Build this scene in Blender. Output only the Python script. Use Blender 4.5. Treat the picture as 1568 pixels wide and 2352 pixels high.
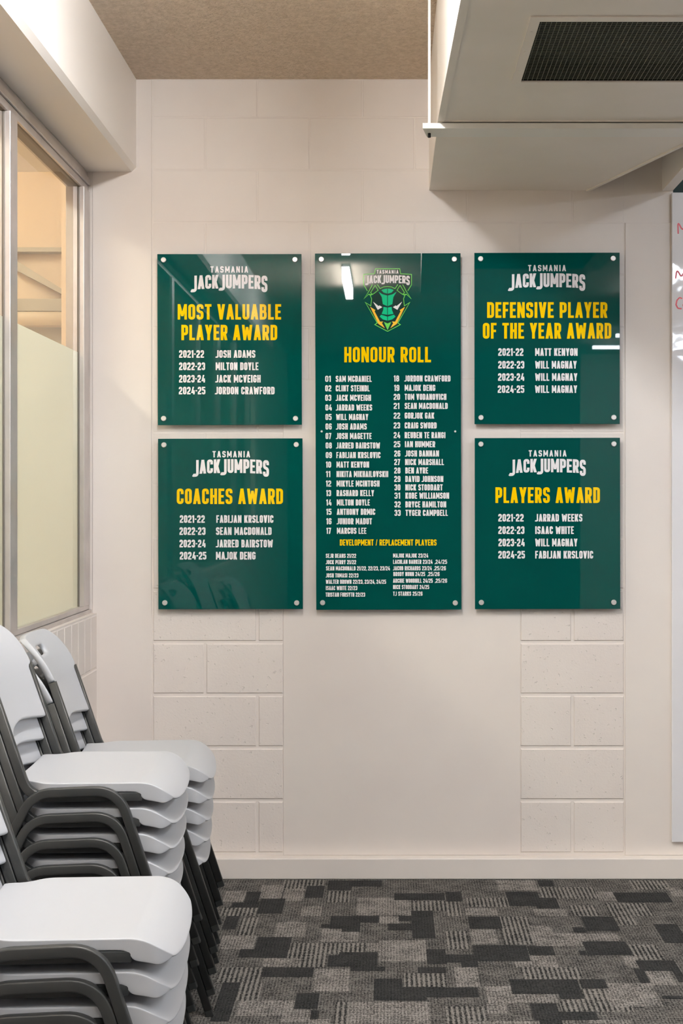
import bpy, bmesh, math, random
from mathutils import Vector, Matrix, geometry

random.seed(7)
for o in list(bpy.data.objects):
    bpy.data.objects.remove(o, do_unlink=True)
SC = bpy.context.scene
COL = SC.collection

# ------------------------------------------------------------------ camera
F, VX, VY, CAMZ, D = 3025.0, 892.0, 1148.0, 1.427, 5.0      # focal length and optical axis in pixels of 1568x2352
cam_d = bpy.data.cameras.new('camera')
cam_d.sensor_fit = 'VERTICAL'
cam_d.sensor_height = 36.0
cam_d.sensor_width = 24.0
cam_d.lens = 36.0 * F / 2352
cam_d.shift_x = (784 - VX) / 2352
cam_d.shift_y = (VY - 1176) / 2352
cam_d.clip_start = 0.02
cam = bpy.data.objects.new('camera', cam_d)
cam.location = (0, 0, CAMZ)
cam.rotation_euler = (math.pi / 2, 0, 0)
COL.objects.link(cam)
SC.camera = cam

# ------------------------------------------------------------------ world, exposure
W = bpy.data.worlds.new('world')
SC.world = W
W.use_nodes = True
W.node_tree.nodes['Background'].inputs[0].default_value = (0.9, 0.9, 1, 1)
W.node_tree.nodes['Background'].inputs[1].default_value = 0.3
SC.view_settings.view_transform = 'Standard'
SC.view_settings.look = 'None'
SC.view_settings.gamma = 1
SC.view_settings.use_curve_mapping = False
SC.view_settings.exposure = 0.70
SC.cycles.max_bounces = 10
SC.cycles.diffuse_bounces = 6
SC.cycles.glossy_bounces = 4
SC.cycles.transparent_max_bounces = 16
SC.cycles.use_denoising = True
SC.cycles.sample_clamp_indirect = 6
LAMP = 94.0            # radiance of the ceiling lights' diffusers
LAMP_COL = (0.98, 1.01, 1.04)
RIGHT_LAMP = 26.0      # lights beyond the duct, a cooler white
RIGHT_COL = (0.92, 1.02, 1.16)
NEXT_LAMP = 26.0       # lights of the room beyond the window
NEXT_COL = (1.0, 0.91, 0.72)


# ------------------------------------------------------------------ helpers
def P(px, py, d):
    return Vector(((px - VX) * d / F, d, CAMZ - (py - VY) * d / F))


def X(px, d=D):
    return (px - VX) * d / F


def Z(py, d=D):
    return CAMZ - (py - VY) * d / F


def lin(r, g, b):
    return tuple(((c / 255) / 12.92 if c / 255 <= 0.04045 else ((c / 255 + 0.055) / 1.055) ** 2.4) for c in (r, g, b)) + (1,)


class MB:
    """collects geometry for one mesh"""
    def __init__(self):
        self.v, self.f, self.m = [], [], []

    def quad(self, pts, m=0):
        n = len(self.v)
        self.v += [tuple(p) for p in pts]
        self.f.append(list(range(n, n + len(pts))))
        self.m.append(m)

    def add(self, verts, faces, m=0):
        n = len(self.v)
        self.v += [tuple(p) for p in verts]
        for f in faces:
            self.f.append([i + n for i in f])
            self.m.append(m)

    def box(self, x0, x1, y0, y1, z0, z1, m=0):
        v = [(x0, y0, z0), (x1, y0, z0), (x1, y1, z0), (x0, y1, z0), (x0, y0, z1), (x1, y0, z1), (x1, y1, z1), (x0, y1, z1)]
        self.add(v, [(0, 3, 2, 1), (4, 5, 6, 7), (0, 1, 5, 4), (1, 2, 6, 5), (2, 3, 7, 6), (3, 0, 4, 7)], m)

    def hexa(self, bottom, top, m=0):
        n = len(bottom)
        fs = [list(range(n))[::-1], list(range(n, 2 * n))] + [(i, (i + 1) % n, n + (i + 1) % n, n + i) for i in range(n)]
        self.add(list(bottom) + list(top), fs, m)

    def cyl(self, c0, c1, r0, r1=None, n=24, m=0):
        r1 = r0 if r1 is None else r1
        c0, c1 = Vector(c0), Vector(c1)
        ax = (c1 - c0).normalized()
        u = ax.orthogonal().normalized()
        w = ax.cross(u)
        a = [c0 + (u * math.cos(t) + w * math.sin(t)) * r0 for t in (2 * math.pi * i / n for i in range(n))]
        b = [c1 + (u * math.cos(t) + w * math.sin(t)) * r1 for t in (2 * math.pi * i / n for i in range(n))]
        self.hexa(a, b, m)

    def poly(self, pts3, m=0):
        tris = geometry.tessellate_polygon([pts3])
        self.add(pts3, [tuple(t) for t in tris], m)

    def obj(self, name, mats, parent=None, smooth=False, bevel=0, seg=2, recalc=True):
        me = bpy.data.meshes.new(name)
        me.from_pydata(self.v, [], self.f)
        for mt in (mats if isinstance(mats, (list, tuple)) else [mats]):
            me.materials.append(mt)
        for p, m in zip(me.polygons, self.m):
            p.material_index = m
            p.use_smooth = smooth
        me.update()
        if recalc:
            bm = bmesh.new()
            bm.from_mesh(me)
            bmesh.ops.recalc_face_normals(bm, faces=bm.faces)
            bm.to_mesh(me)
            bm.free()
        o = bpy.data.objects.new(name, me)
        COL.objects.link(o)
        if parent:
            o.parent = parent
        if bevel:
            b = o.modifiers.new('bevel', 'BEVEL')
            b.width = bevel
            b.segments = seg
            b.limit_method = 'ANGLE'
            b.angle_limit = math.radians(35)
        return o


def tag(o, label=None, cat=None, group=None, kind=None):
    if label: o['label'] = label
    if cat: o['category'] = cat
    if group: o['group'] = group
    if kind: o['kind'] = kind
    return o


def empty(name, loc, label, cat, group=None, rz=0):
    o = bpy.data.objects.new(name, None)
    o.empty_display_size = 0.05
    o.location = loc
    o.rotation_euler = (0, 0, rz)
    COL.objects.link(o)
    return tag(o, label, cat, group)


def struct(o, label=None):
    o['kind'] = 'structure'
    if label: o['label'] = label
    return o


def child_of(o, root):
    """parent o (built in world coordinates) under root without moving it"""
    o.parent = root
    m = Matrix.Translation(root.location) @ root.rotation_euler.to_matrix().to_4x4()
    o.matrix_parent_inverse = m.inverted()
    return o


# ------------------------------------------------------------------ materials
def mat(name, col, rough=0.5, metal=0.0, ior=1.5, coat=0.0, emit=None, strength=0, spec=0.5):
    m = bpy.data.materials.new(name)
    m.use_nodes = True
    b = m.node_tree.nodes['Principled BSDF']
    b.inputs['Base Color'].default_value = col
    b.inputs['Roughness'].default_value = rough
    b.inputs['Metallic'].default_value = metal
    b.inputs['IOR'].default_value = ior
    b.inputs['Coat Weight'].default_value = coat
    b.inputs['Specular IOR Level'].default_value = spec
    if emit:
        b.inputs['Emission Color'].default_value = emit
        b.inputs['Emission Strength'].default_value = strength
    return m


def nodes(m):
    return m.node_tree.nodes, m.node_tree.links, m.node_tree.nodes['Principled BSDF']


def noise(m, scale, detail=4, rough=0.5, vec=None):
    N, L, b = nodes(m)
    t = N.new('ShaderNodeTexCoord') if vec is None else None
    n = N.new('ShaderNodeTexNoise')
    n.inputs['Scale'].default_value = scale
    n.inputs['Detail'].default_value = detail
    n.inputs['Roughness'].default_value = rough
    L.new(t.outputs['Object'] if vec is None else vec, n.inputs['Vector'])
    return n


def ramp(m, src, stops):
    N, L, b = nodes(m)
    r = N.new('ShaderNodeValToRGB')
    els = r.color_ramp.elements
    els[0].position, els[0].color = stops[0]
    els[1].position, els[1].color = stops[-1]
    for p, c in stops[1:-1]:
        e = els.new(p)
        e.color = c
    L.new(src, r.inputs[0])
    return r


def bump(m, src, strength, dist, prev=None):
    N, L, b = nodes(m)
    bp = N.new('ShaderNodeBump')
    bp.inputs['Strength'].default_value = strength
    bp.inputs['Distance'].default_value = dist
    L.new(src, bp.inputs['Height'])
    if prev: L.new(prev.outputs[0], bp.inputs['Normal'])
    L.new(bp.outputs[0], b.inputs['Normal'])
    return bp


def mottle(m, c1, c2, scale):
    N, L, b = nodes(m)
    n = noise(m, scale, 3)
    r = ramp(m, n.outputs['Fac'], [(0.3, c1), (0.7, c2)])
    L.new(r.outputs[0], b.inputs['Base Color'])


g1 = (0, 0, 0, 1)
w1 = (1, 1, 1, 1)
PAINT_A, PAINT_B = lin(225, 215, 208), lin(231, 222, 214)
paint = mat('cream_wall_paint', PAINT_A, 0.55)
mottle(paint, PAINT_A, PAINT_B, 2.5)
bump(paint, noise(paint, 90, 5).outputs['Fac'], 0.06, 0.003)

block_paint = mat('painted_rough_block', PAINT_A, 0.6)
mottle(block_paint, PAINT_A, PAINT_B, 3)
n1 = noise(block_paint, 72, 3, 0.6)
r1 = ramp(block_paint, n1.outputs['Fac'], [(0.29, g1), (0.35, w1)])
b1 = bump(block_paint, r1.outputs[0], 0.6, 0.004)
bump(block_paint, noise(block_paint, 140, 4).outputs['Fac'], 0.25, 0.003, b1)

block_soft = mat('painted_smooth_block', PAINT_A, 0.55)
mottle(block_soft, PAINT_A, PAINT_B, 3)
n1 = noise(block_soft, 34, 3, 0.6)
r1 = ramp(block_soft, n1.outputs['Fac'], [(0.22, g1), (0.27, w1)])
b1 = bump(block_soft, r1.outputs[0], 0.3, 0.003)
bump(block_soft, noise(block_soft, 110, 4).outputs['Fac'], 0.10, 0.003, b1)

popcorn = mat('stippled_ceiling', lin(242, 222, 198), 0.9)
mottle(popcorn, lin(232, 211, 186), lin(252, 232, 210), 60)
n1 = noise(popcorn, 95, 4, 0.62)
bump(popcorn, n1.outputs['Fac'], 1.0, 0.022)

trim_paint = mat('white_gloss_trim', lin(233, 224, 216), 0.4)
bump(trim_paint, noise(trim_paint, 30, 3).outputs['Fac'], 0.03, 0.003)
bulk_paint = mat('white_bulkhead_paint', lin(243, 237, 231), 0.5)
bump(bulk_paint, noise(bulk_paint, 40, 3).outputs['Fac'], 0.05, 0.003)
duct_white = mat('painted_sheet_metal', lin(240, 232, 222), 0.42)
mottle(duct_white, lin(237, 229, 218), lin(243, 235, 226), 4)
bracket_white = mat('white_bracket', lin(238, 235, 228), 0.4)
alu = mat('aluminium_frame', lin(206, 200, 198), 0.38, 0.75)
mottle(alu, lin(198, 192, 190), lin(214, 208, 205), 9)
alu_dark = mat('aluminium_painted_shade', lin(120, 114, 108), 0.5, 0.5)  # darker copy of the frame aluminium, shade put into its colour
rubber = mat('black_rubber', lin(22, 24, 23), 0.6)
black = mat('black_void', lin(14, 16, 16), 0.9)
dark_green = mat('dark_gap_green', lin(18, 48, 44), 0.6)

# thin window glass: mirror by fresnel, otherwise clear
glass = bpy.data.materials.new('window_glass')
glass.use_nodes = True
N, L = glass.node_tree.nodes, glass.node_tree.links
N.remove(N['Principled BSDF'])
tr, gl, mx, fr = (N.new('ShaderNodeBsdfTransparent'), N.new('ShaderNodeBsdfGlossy'), N.new('ShaderNodeMixShader'), N.new('ShaderNodeFresnel'))
gl.inputs['Roughness'].default_value = 0.02
tr.inputs['Color'].default_value = (0.95, 0.97, 0.94, 1)
fr.inputs['IOR'].default_value = 1.5
L.new(fr.outputs[0], mx.inputs[0]); L.new(tr.outputs[0], mx.inputs[1]); L.new(gl.outputs[0], mx.inputs[2])
L.new(mx.outputs[0], N['Material Output'].inputs[0])

# frosted privacy film: scatters light from both sides
film = bpy.data.materials.new('frosted_film')
film.use_nodes = True
N, L = film.node_tree.nodes, film.node_tree.links
N.remove(N['Principled BSDF'])
df, tl, mx = N.new('ShaderNodeBsdfDiffuse'), N.new('ShaderNodeBsdfTranslucent'), N.new('ShaderNodeMixShader')
df.inputs['Color'].default_value = lin(222, 226, 210)
tl.inputs['Color'].default_value = lin(212, 230, 240)
mx.inputs[0].default_value = 0.70
L.new(df.outputs[0], mx.inputs[1]); L.new(tl.outputs[0], mx.inputs[2])
L.new(mx.outputs[0], N['Material Output'].inputs[0])

lamp_mat = mat('lit_diffuser', (0.8, 0.8, 0.8, 1), 0.5, emit=LAMP_COL + (1,), strength=LAMP)
right_lamp = mat('cool_lit_diffuser', (0.8, 0.8, 0.8, 1), 0.5, emit=RIGHT_COL + (1,), strength=RIGHT_LAMP)
next_lamp = mat('warm_lit_diffuser', (0.8, 0.8, 0.8, 1), 0.5, emit=NEXT_COL + (1,), strength=NEXT_LAMP)
cream_beyond = mat('cream_wall_beyond', lin(222, 204, 180), 0.7)
grey_beyond = mat('grey_paint_beyond', lin(176, 172, 158), 0.6)
pipe_white = mat('white_pipe_paint', lin(240, 232, 214), 0.4)
room_beige = mat('room_wall_beige', lin(230, 222, 212), 0.7)
room_dark = mat('room_wall_charcoal', lin(74, 74, 74), 0.7)

board_green = mat('green_acrylic', lin(0, 74, 68), 0.012, ior=1.49, spec=0.42)
mottle(board_green, lin(0, 69, 64), lin(0, 72, 67), 2)
vinyl_white = mat('white_print', lin(238, 234, 236), 0.012, ior=1.49, spec=0.42)
vinyl_yellow = mat('yellow_print', lin(250, 204, 0), 0.012, ior=1.49, spec=0.42)
vinyl_dark = mat('dark_print', lin(26, 58, 53), 0.012, ior=1.49, spec=0.42)
vinyl_lime = mat('lime_print', lin(112, 212, 92), 0.012, ior=1.49, spec=0.42)
vinyl_teal = mat('mint_print', lin(18, 190, 135), 0.012, ior=1.49, spec=0.42)
vinyl_gold = mat('gold_print', lin(250, 196, 66), 0.012, ior=1.49, spec=0.42)
steel = mat('satin_steel', lin(226, 222, 218), 0.35, 0.55)
whiteboard_mat = mat('whiteboard_gloss', lin(228, 226, 228), 0.04)
bump(whiteboard_mat, noise(whiteboard_mat, 16, 1).outputs['Fac'], 0.15, 0.004)
marker = mat('red_marker', lin(224, 92, 104), 0.4)

plastic = mat('white_moulded_plastic', lin(184, 185, 188), 0.45)
bump(plastic, noise(plastic, 350, 2).outputs['Fac'], 0.05, 0.001)
frame_grey = mat('charcoal_powder_coat', lin(52, 53, 52), 0.40, 0.0)
bump(frame_grey, noise(frame_grey, 500, 2).outputs['Fac'], 0.08, 0.001)


def carpet_mat(name, c_dark, c_light, stripe=None, contrast=1.0):
    m = mat(name, c_dark, 0.95, spec=0.1)
    N, L, b = nodes(m)
    tc = N.new('ShaderNodeTexCoord')
    sx = N.new('ShaderNodeSeparateXYZ')
    L.new(tc.outputs['Object'], sx.inputs[0])

    def math_(op, a, bb=None):
        k = N.new('ShaderNodeMath')
        k.operation = op
        for i, q in enumerate((a, bb)):
            if q is None: continue
            if isinstance(q, (int, float)): k.inputs[i].default_value = q
            else: L.new(q, k.inputs[i])
        return k.outputs[0]
    mp_ = N.new('ShaderNodeMapping')
    mp_.inputs['Scale'].default_value = (1.0, 0.45, 1.0)
    L.new(tc.outputs['Object'], mp_.inputs['Vector'])
    fine = noise(m, 190, 3, 0.75, mp_.outputs[0])
    tuft = noise(m, 420, 2, 0.6)
    med = noise(m, 16, 4, 0.6)
    # rows of loops along the tile
    wx = math_('SINE', math_('MULTIPLY', sx.outputs[0], 2 * math.pi / (stripe or 0.0095)))
    wy = math_('SINE', math_('MULTIPLY', sx.outputs[1], 2 * math.pi / 0.013))
    if stripe:
        v = math_('ADD', math_('MULTIPLY', wx, 0.34), 0.5)
    else:
        v = math_('ADD', math_('MULTIPLY', wx, 0.12 * contrast), 0.5)
        v = math_('ADD', v, math_('MULTIPLY', wy, 0.10 * contrast))
    v = math_('ADD', v, math_('MULTIPLY', math_('SUBTRACT', fine.outputs['Fac'], 0.5), 2.3 * contrast))
    v = math_('ADD', v, math_('MULTIPLY', math_('SUBTRACT', tuft.outputs['Fac'], 0.5), 1.2 * contrast))
    v = math_('ADD', v, math_('MULTIPLY', math_('SUBTRACT', med.outputs['Fac'], 0.5), 0.9 * contrast))
    r = ramp(m, v, [(0.15, c_dark), (0.85, c_light)])
    L.new(r.outputs[0], b.inputs['Base Color'])
    bump(m, v, 0.5, 0.004)
    return m


cp_base = carpet_mat('carpet_mid_loop', lin(36, 36, 36), lin(122, 119, 115))
cp_dark = carpet_mat('carpet_dark_patch', lin(28, 29, 29), lin(66, 66, 66), contrast=0.7)
cp_light = carpet_mat('carpet_light_patch', lin(62, 61, 59), lin(156, 151, 146))
cp_stripe = carpet_mat('carpet_ribbed_patch', lin(32, 33, 33), lin(140, 136, 131), stripe=0.0145)

# ------------------------------------------------------------------ setting: back wall
ZC = Z(182)                 # ceiling height
wb = MB()
RX = 6.0
wb.box(-1.17, X(1545), 5.0, 5.15, 0, ZC, 0)
wb.box(X(1545), RX, 5.0, 5.15, 0, Z(443), 0)


def plate(px0, py0, px1, py1, depth, bev, m):
    x0, x1, z0, z1 = X(px0), X(px1), Z(py1), Z(py0)
    a = [(x0, 5.0, z0), (x1, 5.0, z0), (x1, 5.0, z1), (x0, 5.0, z1)]
    c = [(x0 + bev, 5 - depth, z0 + bev), (x1 - bev, 5 - depth, z0 + bev), (x1 - bev, 5 - depth, z1 - bev), (x0 + bev, 5 - depth, z1 - bev)]
    wb.add(a + c, [(4, 5, 6, 7), (0, 1, 5, 4), (1, 2, 6, 5), (2, 3, 7, 6), (3, 0, 4, 7)], m)


rows = [182, 270, 390.5, 511, 631.5, 752, 872.5, 993, 1113.5, 1234, 1354.5, 1475, 1595.5, 1716.5, 1838, 1960]
A = [352, 471, 711, 952, 1193, 1432]
B = [352, 591, 832, 1073, 1314, 1432]
for i in range(len(rows) - 1):
    y0, y1 = rows[i], rows[i + 1]
    js = B if i % 2 == 0 else A
    up = i < 9
    g, dep, bev, m = (1.6, 0.0010, 0.0016, 2) if up else (3.0, 0.0042, 0.0035, 1)
    for j in range(len(js) - 1):
        x0, x1 = js[j], js[j + 1]
        spans = [(x0, x1)]
        if i >= 6:                            # the old opening between the two block piers is filled in smooth
            spans = [(max(x0, 352), min(x1, 650)), (max(x0, 1195), min(x1, 1432))]
        for a, c in spans:
            if c - a > 8:
                plate(a + (0 if a in (352, 1195) else g), y0 + g, c - (0 if c in (650, 1432) else g), y1 - g, dep, bev, m)
plate(650.5, 872.5, 1194.5, 1964, 0.003, 0.0012, 0)       # smooth infill
plate(212, 182, 349, 1964, 0.0032, 0.0025, 0)             # rendered strip beside the window
plate(1434.5, 512, 1800, 1964, 0.0045, 0.0015, 0)         # rendered strip on the right
struct(wb.obj('wall_back', [paint, block_paint, block_soft], recalc=False), 'cream painted block wall behind the green boards')

bb = MB()
bb.box(-1.107, RX, 4.95, 5.0, 0, 0.0786)
struct(bb.obj('baseboard_back', trim_paint, bevel=0.004), 'cream baseboard ledge along the back wall')

# left wall under the window, with a soldier course under the sill
wl = MB()
ZS = 0.998
wl.box(-1.27, -1.107, -1.0, 5.0, 0, ZS, 0)
y = 4.99
while y > 2.0:
    x0 = -1.107
    for (z0, z1) in ((ZS - 0.205, ZS - 0.006), (ZS - 0.405, ZS - 0.212), (ZS - 0.605, ZS - 0.412)):
        ya, yb = y - 0.094, y
        if z1 < ZS - 0.1:
            if int(round((4.99 - y) / 0.1)) % 4: continue
            ya = y - 0.392
        v = [(x0, ya, z0), (x0, yb, z0), (x0, yb, z1), (x0, ya, z1),
             (x0 + 0.002, ya + .004, z0 + .004), (x0 + 0.002, yb - .004, z0 + .004), (x0 + 0.002, yb - .004, z1 - .004), (x0 + 0.002, ya + .004, z1 - .004)]
        wl.add(v, [(4, 5, 6, 7), (0, 1, 5, 4), (1, 2, 6, 5), (2, 3, 7, 6), (3, 0, 4, 7)], 1)
    y -= 0.1
struct(wl.obj('wall_left', [paint, block_soft], recalc=False), 'painted brick wall below the window')

# bulkhead above the window
bk = MB()
zb, xb = Z(395), X(313)
prof = [(-1.45, zb), (xb - 0.017, zb), (xb, zb + 0.016), (xb, ZC), (-1.45, ZC)]
bk.hexa([(x, -1.0, z) for x, z in prof], [(x, 5.0, z) for x, z in prof])
struct(bk.obj('trim_1', bulk_paint, recalc=True), 'white bulkhead over the window')

cl = MB()
cl.box(-1.45, RX, -4.5, 5.15, ZC, ZC + 0.12)
struct(cl.obj('ceiling', popcorn), 'stippled beige ceiling')

# right beam and a panel whose colour stands for the dark recess behind it
bm_ = MB()
bm_.box(X(1520), X(1544), 3.2, 5.0, Z(438.5), ZC)
struct(bm_.obj('trim_2', bulk_paint), 'white beam edge at the right of the duct')
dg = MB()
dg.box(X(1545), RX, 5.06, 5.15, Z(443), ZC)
struct(dg.obj('trim_3', dark_green), 'dark green panel in place of the dark opening over the whiteboard')

# rest of the room behind the camera
for nm, bx in (('wall_rear', (2.1, RX, -4.62, -4.5, 0, ZC)), ('wall_right', (RX, RX + 0.12, -4.62, 5.15, 0, ZC)),
               ('wall_left_front', (-1.27, -1.107, -4.5, -1.0, 0, ZC))):
    q = MB()
    q.box(*bx)
    struct(q.obj(nm, room_beige))

q = MB()
q.box(-1.45, 2.098, -4.62, -4.5, 0, ZC)
struct(q.obj('wall_rear_dark', room_dark))

# ------------------------------------------------------------------ carpet
fl = MB()
fl.quad([(-1.2, -4.5, 0), (RX, -4.5, 0), (RX, 5.1, 0), (-1.2, 5.1, 0)], 0)
R1D = [(330,185,495,285),(235,140,330,245),(150,210,330,245),(640,100,760,180),(785,65,945,130),(945,65,1145,105),(1225,150,1560,195),(800,300,990,385),(740,355,870,380),(880,345,1000,405),(990,300,1125,345),(1340,265,1490,450),(1185,350,1345,395),(1255,300,1340,335),(100,300,190,390),(310,440,540,525),(200,520,300,575),(300,520,520,578),(785,560,1115,635),(860,540,1115,575),(935,635,1165,665),(1440,520,1568,620),(355,640,690,705),(1090,715,1280,860),(1280,770,1568,840),(1280,830,1440,862),(570,810,725,915),(670,925,725,985),(50,740,170,1000),(1380,640,1568,680)]
R1L = [(335,95,485,185),(100,135,240,205),(495,120,630,200),(610,235,745,300),(980,180,1335,295),(1120,300,1260,350),(740,385,990,470),(440,340,640,440),(75,430,305,520),(1120,460,1440,600),(1040,480,1120,530),(360,580,610,635),(690,650,930,800),(190,860,560,960),(480,920,670,1000),(930,870,1460,1015),(660,980,800,1015)]
R1S = [(490,60,640,130),(650,60,765,100),(80,245,330,300),(780,135,930,210),(1340,200,1568,265),(200,310,310,430),(60,640,355,740),(130,740,340,860),(520,480,780,640),(740,480,1040,550),(830,870,930,1015),(1290,680,1568,770)]
R2D = [(0,140,105,205),(405,140,620,235),(590,180,740,250),(610,65,710,105),(1120,145,1480,210),(150,305,365,385),(910,305,1130,400),(840,375,920,410),(1410,355,1568,480),(180,495,545,600),(545,500,715,560),(0,555,205,610),(100,600,210,640),(920,470,1210,560),(880,530,930,560),(1270,595,1530,665),(1260,650,1330,745),(430,720,735,815),(735,720,890,850),(890,720,1060,780),(0,775,215,840),(570,880,750,1015),(750,935,1000,990),(1510,640,1568,740),(1430,830,1568,850)]
R2L = [(130,250,340,295),(580,255,800,300),(1000,140,1120,200),(165,390,335,485),(570,365,715,500),(715,415,925,500),(840,415,1140,465),(540,565,735,640),(455,605,545,640),(1180,565,1270,640),(60,640,215,770),(265,765,440,880),(270,880,405,945),(405,820,735,875),(1310,665,1500,760),(1070,745,1400,900),(940,990,1230,1015),(340,65,600,130),(1480,110,1568,170)]
R2S = [(1225,65,1470,125),(620,110,990,185),(140,180,420,240),(0,205,95,300),(1065,215,1350,300),(360,305,575,490),(0,400,150,520),(820,230,1000,300),(1220,490,1420,590),(500,640,890,720),(890,785,1210,935),(755,855,890,935),(0,900,270,1015),(1130,300,1250,360)]
kz = 0
for ox, sets in ((480, ((R1S, 3), (R1L, 2), (R1D, 1))), (1024, ((R2S, 3), (R2L, 2), (R2D, 1)))):
    for rects, mi in sets:
        for (x0, y0, x1, y1) in rects:
            k = 0.34694
            pa, pb = 2000 + y0 * k, 2000 + y1 * k
            da, db = F * CAMZ / (pa - VY), F * CAMZ / (pb - VY)
            dm = (da + db) / 2
            xa, xc = (ox + x0 * k - VX) * dm / F, (ox + x1 * k - VX) * dm / F
            kz += 1
            z = 0.0002 + kz * 0.000006
            da = min(da, 4.949)
            fl.quad([(xa, db, z), (xc, db, z), (xc, da, z), (xa, da, z)], mi)
rr = random.Random(3)
for i in range(420):                         # same pattern carries on over the rest of the floor
    gx, gy = rr.uniform(-1.0, 4.5), rr.uniform(-0.5, 3.55)
    w, h = rr.uniform(0.07, 0.24), rr.uniform(0.05, 0.13)
    kz += 1
    z = 0.0002 + kz * 0.000006
    mi = rr.choice((1, 1, 2, 2, 3))
    fl.quad([(gx, gy, z), (gx + w, gy, z), (gx + w, gy + h, z), (gx, gy + h, z)], mi)
struct(fl.obj('floor', [cp_base, cp_dark, cp_light, cp_stripe], recalc=False), 'patchwork charcoal carpet tile floor')

# ------------------------------------------------------------------ window
XF, XG = -1.13, -1.151
win = bpy.data.objects.new('window_1', None)
win.location = (XF, 2.0, ZS)
COL.objects.link(win)
struct(win, 'aluminium framed window with frosted film on the left')
ZT, ZG0, ZG1, ZFILM = Z(397), 1.030, 2.592, 1.975


def wpart(m, name, material, label=None, bevel=0.0015):
    o = m.obj(name, material, bevel=bevel)
    child_of(o, win)
    if label: o['label'] = label
    return o


m = MB()                                     # head: stepped track
m.box(XF - 0.07, XF - 0.012, -1.0, 4.998, ZT - 0.022, ZT + 0.002)
m.box(XF - 0.07, XF, -1.0, 4.998, ZT - 0.050, ZT - 0.026)
m.box(XF - 0.07, XF - 0.008, -1.0, 4.998, ZG1, ZT - 0.051)
wpart(m, 'head_track', alu)
m = MB()
m.box(XF - 0.06, XF - 0.018, -1.0, 4.998, ZG1 - 0.001, ZT + 0.001)  # dark fill, the groove's shade is in its colour
wpart(m, 'track_gap_shade', alu_dark, 'dark strip coloured for the shade in the head track groove', 0)
m = MB()                                     # sill
m.box(XF - 0.07, XF + 0.004, -1.0, 4.998, ZS, ZS + 0.014)
m.box(XF - 0.07, XF - 0.004, -1.0, 4.998, ZS + 0.015, ZG0)
wpart(m, 'sill_track', alu)
y_sp = [(4.89, 4.998)]
yy = 4.026
while yy > -0.9:
    y_sp.append((yy - 0.088, yy))
    yy -= 0.96
for i, (ya, yb) in enumerate(y_sp):
    m = MB()
    m.box(XF - 0.068, XF, ya, yb - 0.012, ZG0, ZG1)
    m.box(XF - 0.068, XF - 0.006, yb - 0.011, yb, ZG0, ZG1)
    wpart(m, 'jamb' if i == 0 else 'mullion', alu)
    m = MB()
    m.box(XG - 0.004, XG + 0.004, ya - 0.003, ya - 0.0002, ZG0, ZG1)  # dark strip painting the shaded side of the stile
    wpart(m, 'stile_shade_strip', alu_dark, bevel=0)
for i in range(len(y_sp) - 1):
    ya, yb = y_sp[i + 1][1], y_sp[i][0]
    m = MB()
    m.quad([(XG, ya, ZG0), (XG, yb, ZG0), (XG, yb, ZG1), (XG, ya, ZG1)])
    wpart(m, 'glass_pane', glass, bevel=0)
    m = MB()
    m.quad([(XG - 0.002, ya, ZG0), (XG - 0.002, yb, ZG0), (XG - 0.002, yb, ZFILM), (XG - 0.002, ya, ZFILM)])
    wpart(m, 'privacy_film', film, 'pale frosted film on the lower glass', bevel=0)

# ------------------------------------------------------------------ room beyond the window
for nm, bx, mt in (('wall_beyond', (-4.2, -1.05, 7.0, 7.1, 0, 3.5), cream_beyond),
                   ('wall_beyond_left', (-4.3, -4.2, -1.0, 7.1, 0, 3.5), cream_beyond),
                   ('wall_beyond_front', (-4.2, -1.28, -1.1, -1.0, 0, 3.5), cream_beyond),
                   ('wall_beyond_right', (-1.17, -1.05, 5.151, 7.0, 0, 3.4), cream_beyond),
                   ('floor_beyond', (-4.2, -1.271, -1.0, 7.0, -0.1, 0), room_beige),
                   ('floor_beyond_end', (-1.27, -1.05, 5.151, 7.0, -0.1, 0), room_beige),
                   ('ceiling_beyond', (-4.2, -1.05, -1.0, 7.0, 3.4, 3.5), cream_beyond),
                   ('wall_beyond_top', (-1.07, -1.05, -1.0, 5.15, ZC + .121, 3.4), cream_beyond),
                   ('trim_4', (-1.6385, -1.172, 6.6, 6.998, 0, 3.395), cream_beyond),
                   ('trim_5', (-4.15, -1.645, 6.93, 6.998, Z(578, 6.93), Z(568, 6.93)), grey_beyond),
                   ('trim_6', (-4.15, -1.645, 6.90, 6.998, Z(714, 6.90), Z(686, 6.90)), grey_beyond),
                   ('trim_7', (-4.15, -1.645, 6.90, 6.998, Z(795, 6.90), Z(752, 6.90)), grey_beyond)):
    q = MB()
    q.box(*bx)
    struct(q.obj(nm, mt))
q = MB()  # sloped grey bar added in place of a dark triangle reflected in the glass
q.hexa([(-2.0, 6.9, Z(612, 6.94)), (-1.66, 6.9, Z(690, 6.94)), (-1.66, 6.9, Z(680, 6.94) + 0.0), (-2.0, 6.9, Z(588, 6.94))],
       [(-2.0, 6.998, Z(612, 6.94)), (-1.66, 6.998, Z(690, 6.94)), (-1.66, 6.998, Z(680, 6.94)), (-2.0, 6.998, Z(588, 6.94))])
struct(q.obj('reflection_bar', grey_beyond))
q = MB()
q.cyl((-4.1, 6.82, Z(732, 6.82)), (-1.645, 6.82, Z(732, 6.82)), 0.036, n=28)
tag(q.obj('pipe', pipe_white, smooth=True), 'white horizontal pipe seen through the clear upper glass', 'pipe')


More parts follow.
